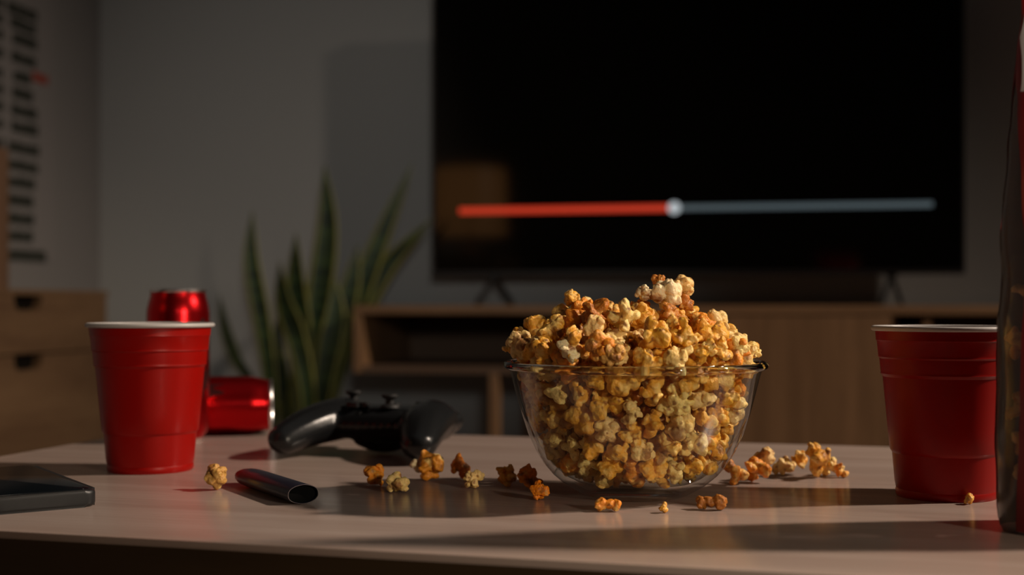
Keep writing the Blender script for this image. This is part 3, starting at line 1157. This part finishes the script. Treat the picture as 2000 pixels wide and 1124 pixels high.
# which ones show: a small depth buffer seen from the camera
wp = pos + np.array([BX, BY, TABZ])
px_ = 1000 + F * wp[:, 0] / wp[:, 1]
py_ = 595 - F * (wp[:, 2] - CAMZ) / wp[:, 1]
pr_ = F * rad / wp[:, 1]
W0, H0 = 960, 500
zb_ = np.full((280, 300), 9.0)
ib_ = np.full((280, 300), -1)
gy, gx = np.mgrid[0:280, 0:300]
gx = gx * 2 + W0
gy = gy * 2 + H0
for i in range(NP):
    q = (gx - px_[i]) ** 2 + (gy - py_[i]) ** 2
    inside = q < pr_[i] ** 2
    depth = wp[i, 1] - rad[i] * np.sqrt(np.clip(1 - q / pr_[i] ** 2, 0, 1))
    hit = inside & (depth < zb_)
    zb_[hit] = depth[hit]
    ib_[hit] = i
seen = np.array([(ib_ == i).sum() for i in range(NP)])
order = [i for i in np.argsort(-seen) if seen[i] > 6][:255]

BG = 'popcorn in the glass bowl'
ORD = ['first', 'second', 'third', 'fourth', 'fifth', 'sixth', 'seventh', 'eighth', 'ninth', 'tenth', 'eleventh', 'twelfth']
recs = []
for i in order:
    r_ = random.random()
    top = wp[i, 2] - TABZ > RIMZ + 0.002
    if top:
        tone = 'golden' if r_ < 0.42 else 'pale cream' if r_ < 0.70 else 'orange' if r_ < 0.90 else 'caramel brown'
    else:
        tone = 'golden' if r_ < 0.55 else 'pale cream' if r_ < 0.82 else 'orange' if r_ < 0.95 else 'caramel brown'
    z = wp[i, 2] - TABZ
    if top:
        row = 'just above the bowl rim' if z < 0.103 else 'halfway up the heap' if z < 0.117 else 'near the heap\'s crest'
    else:
        row = 'behind the glass, upper band' if z > 0.064 else 'behind the glass, middle band' if z > 0.038 else 'behind the glass, lowest band'
    zone = 'left side' if px_[i] < 1150 else 'middle' if px_[i] < 1330 else 'right side'
    recs.append([i, tone, row, zone])
byk = {}
for r_ in recs:
    byk.setdefault((r_[1], r_[2], r_[3]), []).append(r_)
for key, lst in byk.items():
    lst.sort(key=lambda r_: px_[r_[0]])
    for n_, r_ in enumerate(lst):
        tail = '' if len(lst) == 1 else ', ' + (ORD[n_] if n_ < len(ORD) else 'last') + ' from left'
        i = r_[0]
        kernel(VAR[random.randrange(len(VAR))], wp[i], rad[i] * 1.16, r_[1], (random.uniform(0, 6.28), random.uniform(0, 6.28), random.uniform(0, 6.28)),
               '%s popcorn %s, %s%s' % (r_[1], r_[2], r_[3], tail), BG)


def joined(name, items, mat, meshes):
    """many small pieces too deep in the heap to tell apart, one mesh"""
    V, Fc, Hh, Ct = [], [], [], []
    base = 0
    for p, r_ in items:
        me = random.choice(meshes)
        m = np.array(Euler((random.uniform(0, 6.28), random.uniform(0, 6.28), random.uniform(0, 6.28))).to_matrix())
        V.append(COS[me.name] @ m.T * r_ + np.array(p))
        n = len(me.polygons)
        f = np.empty(n * 4, dtype=np.int64)
        me.polygons.foreach_get('vertices', f)
        Fc.append(f.reshape(-1, 4) + base)
        for nm, lst in (('hull', Hh), ('coat', Ct)):
            a = np.empty(len(me.vertices), dtype=np.float32)
            me.attributes[nm].data.foreach_get('value', a)
            lst.append(a)
        base += len(me.vertices)
    me = bpy.data.meshes.new(name)
    me.from_pydata(np.concatenate(V).tolist(), [], np.concatenate(Fc).tolist())
    for nm, lst in (('hull', Hh), ('coat', Ct)):
        at = me.attributes.new(nm, 'FLOAT', 'POINT')
        at.data.foreach_set('value', np.concatenate(lst))
    me.polygons.foreach_set('use_smooth', [True] * len(me.polygons))
    me.materials.append(mat)
    o = link(name, me)
    o.color = (0.74, 0.43, 0.10, 0.5)
    o['kind'] = 'stuff'
    return o


rest = [(pos[i], rad[i] * 0.98) for i in range(NP) if i not in set(order)]
fill = joined('popcorn_filling', rest, M_popfill, LOW)
fill.location = (BX, BY, TABZ)
tag(fill, 'mass of golden popcorn deep inside and at the back of the bowl', 'popcorn')

# --- the cluster crowning the heap and the pieces lying on the rim


def at_depth(px, py, d):
    return Vector(((px - 1000) / F * d, d, CAMZ + (595 - py) / F * d))


def crown(px, py, d, wpx, tone, label, var, rot=None):
    kernel(VAR[var], at_depth(px, py, d), wpx / 2 * d / F, tone, rot or (random.uniform(0, 6.28), random.uniform(0, 6.28), random.uniform(0, 6.28)), label, BG)


crown(1300, 575, 0.856, 70, 'white', 'large white popcorn crowning the heap in the bowl', 14)
crown(1334, 562, 0.868, 52, 'pale cream', 'smooth cream popcorn at the topmost right of the crowning cluster', 15)
crown(1286, 550, 0.866, 32, 'caramel brown', 'small brown popcorn at the back top of the crowning cluster', 16)
crown(1260, 573, 0.856, 38, 'white', 'small white popcorn on the left of the crowning cluster', 16)
crown(1338, 594, 0.862, 38, 'caramel brown', 'brown popcorn tucked under the right of the crowning cluster', 5)
crown(1250, 602, 0.868, 44, 'orange', 'orange popcorn just below left of the crowning cluster', 6)
crown(1303, 612, 0.860, 50, 'golden', 'golden popcorn carrying the crowning cluster', 8)
crown(1116, 583, 0.872, 44, 'golden', 'golden popcorn sticking up at the left shoulder of the heap', 1)
crown(1140, 596, 0.866, 40, 'orange', 'orange popcorn beside the left shoulder peak of the heap', 2)
crown(1000, 682, 0.868, 40, 'golden', 'golden popcorn overhanging the leftmost rim of the bowl', 4)
crown(1038, 672, 0.846, 38, 'pale cream', 'cream popcorn on the rim just inside the leftmost piece', 9)
crown(1108, 684, 0.806, 52, 'white', 'brightest white popcorn resting on the front rim left of middle', 10)
crown(1195, 692, 0.795, 52, 'tan', 'round tan popcorn leaning on the front middle rim of the bowl', 17)
crown(1438, 678, 0.826, 52, 'pale cream', 'large cream popcorn at the right rim of the bowl', 15)
crown(1474, 684, 0.856, 36, 'pale cream', 'small pale popcorn overhanging the rightmost rim of the bowl', 7)

# --- loose pieces on the table
LG = 'loose popcorn on the table'


def loose(px, py, wpx, tone, label, me, rot, d=None, lift=0.0, sc=(1, 1, 1)):
    """px, py: middle of the piece where it meets the table"""
    p = on_table(px, py)
    m = np.array(Euler(rot).to_matrix())
    r_ = wpx / 2 * p.y / F
    zmin = (COS[me.name] * r_ @ m.T)[:, 2].min()
    return kernel(me, (p.x, p.y, TABZ - zmin + 0.0001 + lift), r_, tone, rot, label, LG)


loose(420, 958, 50, 'tan', 'glossy tan popcorn lying alone between left cup and vape pen', VAR[14], (0.4, 0.2, 1.0))
loose(733, 952, 50, 'orange', 'orange popcorn behind the beige one, leftmost of the table scatter', VAR[0], (0.9, 0.3, 2.0))
loose(774, 963, 50, 'pale cream', 'beige popcorn leaning on the leftmost orange one', VAR[15], (1.2, 0.1, 0.4))
w_ = loose(838, 940, 62, 'orange', 'large orange popcorn with a white top before the game controller', VAR[11], (0.2, 0.5, 0.1))
kernel(SMALL[0], at_depth(815, 908, 0.948), 0.0062, 'white', (0.4, 0.4, 0.4), 'bright white popcorn perched on the large orange piece before the controller', LG)
kernel(SMALL[1], at_depth(852, 897, 0.950), 0.0048, 'pale cream', (1.4, 0.4, 2.4), 'small cream popcorn perched on the right of the large orange piece', LG)
loose(897, 938, 50, 'deep orange', 'deep orange-red popcorn right of the white topped one', VAR[12], (0.3, 1.2, 0.6))
loose(925, 955, 40, 'pale cream', 'small flat pale popcorn before the deep orange-red one', VAR[6], (1.6, 0.2, 0.3))
loose(988, 952, 46, 'golden', 'beige golden popcorn just left of the bowl', VAR[16], (0.1, 2.2, 0.3))
loose(1036, 958, 54, 'deep orange', 'bright orange popcorn touching the left foot of the bowl', VAR[3], (0.5, 0.1, 1.3))
loose(1054, 978, 40, 'deep orange', 'dark orange popcorn in shadow before the bowl\'s left foot', VAR[5], (1.5, 1.1, 0.3))
loose(1187, 1000, 50, 'orange', 'heart shaped orange popcorn in front of the bowl', TWIN, (0.5, 0.2, 0.1))
loose(1296, 1003, 23, 'golden', 'tiny yellow popcorn crumb in front of the bowl', SMALL[0], (0.5, 0.2, 1.0))
loose(1390, 997, 58, 'dark caramel', 'glossy brown two-lobed popcorn at the bowl\'s right front', TWIN, (0.2, 0.3, 3.0))
loose(1436, 948, 56, 'orange', 'orange flake of popcorn touching the right side of the bowl', VAR[2], (1.0, 0.6, 0.2))
loose(1478, 944, 54, 'orange', 'orange popcorn standing second from the bowl in right pile', VAR[8], (0.3, 1.5, 2.0))
kernel(SMALL[1], at_depth(1494, 894, 0.945), 0.0085, 'pale cream', (0.2, 0.9, 0.4), 'pale popcorn resting on the second orange piece of right pile', LG)
loose(1530, 930, 50, 'pale cream', 'pale popcorn lying between the two halves of right pile', VAR[9], (1.3, 0.4, 2.0))
loose(1592, 936, 74, 'golden', 'largest golden popcorn cluster of the right pile', VAR[4], (0.6, 0.3, 1.2))
kernel(SMALL[0], at_depth(1585, 876, 0.955), 0.0048, 'golden', (0.1, 0.2, 1.3), 'small round golden knob of popcorn topping the right pile', LG)
kernel(VAR[7], at_depth(1563, 896, 0.975), 0.0085, 'golden', (2.1, 0.2, 1.3), 'golden popcorn behind the left flank of the largest cluster', LG)
loose(1622, 930, 50, 'pale cream', 'cream popcorn right of the largest cluster in right pile', VAR[1], (0.3, 0.2, 0.1))
loose(1643, 934, 32, 'orange', 'small orange popcorn at the outer end of right pile', VAR[13], (0.6, 0.9, 0.1))
loose(1893, 986, 25, 'golden', 'tiny yellow popcorn crumb before the right party cup', SMALL[1], (0.3, 0.2, 0.6))

# ------------------------------------------------------------------ snack bag at the right
SX, SY = 0.3615, 0.731
bag = thing('snack_bag', 'tall clear snack bag with red print filled with popcorn beside the right cup', 'bag', (SX, SY, TABZ))


def bag_half(z):
    """half width (x) and half depth (y) of the pillow at height z"""
    hw = np.interp(z, [0, 0.003, 0.015, 0.10, 0.165, 0.18, 0.21, 0.25, 0.285, 0.31], [0.088, 0.0895, 0.0905, 0.0905, 0.0897, 0.0891, 0.0864, 0.0825, 0.0792, 0.079])
    hd_ = np.interp(z, [0, 0.01, 0.05, 0.12, 0.2, 0.26, 0.30, 0.31], [0.030, 0.038, 0.044, 0.042, 0.032, 0.016, 0.003, 0.002])
    return float(hw), float(hd_)


def bag_point(a, z, grow=0.0):
    hw, hd_ = bag_half(z)
    c, s = math.cos(a), math.sin(a)
    x = math.copysign(abs(c) ** 0.75, c) * (hw + grow)
    y = math.copysign(abs(s) ** 0.9, s) * (hd_ + grow)
    wr = 0.0016 * noise.noise(Vector((x * 22, y * 22, z * 24))) + 0.0008 * noise.noise(Vector((x * 60, y * 60, z * 70)))
    return Vector((x + wr * c, y + wr * s, z))


bm = bmesh.new()
ZS = [0.0002] + [0.31 * i / 70 for i in range(1, 71)]
NA = 96
rings = [[bm.verts.new(bag_point(2 * PI * i / NA, z)) for i in range(NA)] for z in ZS]
for A, B in zip(rings, rings[1:]):
    for i in range(NA):
        bm.faces.new((A[i], A[(i + 1) % NA], B[(i + 1) % NA], B[i]))
bm.faces.new(rings[0][::-1])
link('film', bm_mesh(bm, 'film', True), M_film, bag)
# heat-sealed strip along the top
box('top_seal', (-0.078, -0.0012, 0.309), (0.078, 0.0012, 0.33), M_bagred, bag)


def panel(name, left, z0, z1, mat, grow, back=False):
    """printed area on the front of the film; left(z) gives the angle where the print begins"""
    bm = bmesh.new()
    nz_, na = 60, 40
    g = []
    for j in range(nz_ + 1):
        z = z0 + (z1 - z0) * j / nz_
        a0_ = left(z)
        a1_ = 2 * PI - (a0_ - PI)
        if back:
            a0_, a1_ = a0_ - PI, a1_ - PI
        g.append([bm.verts.new(bag_point(a0_ + (a1_ - a0_) * i / na, z, grow)) for i in range(na + 1)])
    for A, B in zip(g, g[1:]):
        for i in range(na):
            bm.faces.new((A[i], A[i + 1], B[i + 1], B[i]))
    return link(name, bm_mesh(bm, name, True), mat, bag)


def red_left(z):
    # angle from the left fold (pi) towards the front (3*pi/2)
    return PI + float(np.interp(z, [0.0, 0.06, 0.14, 0.16, 0.20, 0.24, 0.25, 0.262, 0.28, 0.31],
                                [0.30, 0.33, 0.42, 0.42, 0.34, 0.14, 0.03, 0.02, 0.02, 0.02]))


panel('red_print', red_left, 0.002, 0.309, M_bagred, 0.0006)
panel('back_shadow_panel', lambda z: red_left(z) - 0.04, 0.002, 0.309, M_bagred, 0.0006, True)  # unseen back panel added to deepen the bag's cast shadow
panel('white_print', lambda z: PI + 0.10 + 0.16 * abs(math.sin((z - 0.232) * 75)), 0.243, 0.286, M_bagwhite, 0.0011)
items = []
tries = 0
pp = []
while len(pp) < 190 and tries < 60000:
    tries += 1
    z = random.uniform(0.012, 0.150)
    hw, hd_ = bag_half(z)
    x, y = random.uniform(-hw, hw), random.uniform(-hd_, hd_)
    if (abs(x) / (hw - 0.0100)) ** 3 + (abs(y) / (hd_ - 0.0105)) ** 2 > 1:
        continue
    if all((x - a) ** 2 + (y - b) ** 2 + (z - c) ** 2 > 0.0135 ** 2 for a, b, c in pp):
        pp.append((x, y, z))
cont = joined('bagged_popcorn', [(p, random.uniform(0.0075, 0.0092)) for p in pp], M_popfill, LOW)
cont.location = (SX, SY, TABZ)
tag(cont, 'popcorn packed inside the clear snack bag', 'popcorn')
for me in LOW:
    if me.users == 0:
        bpy.data.meshes.remove(me)
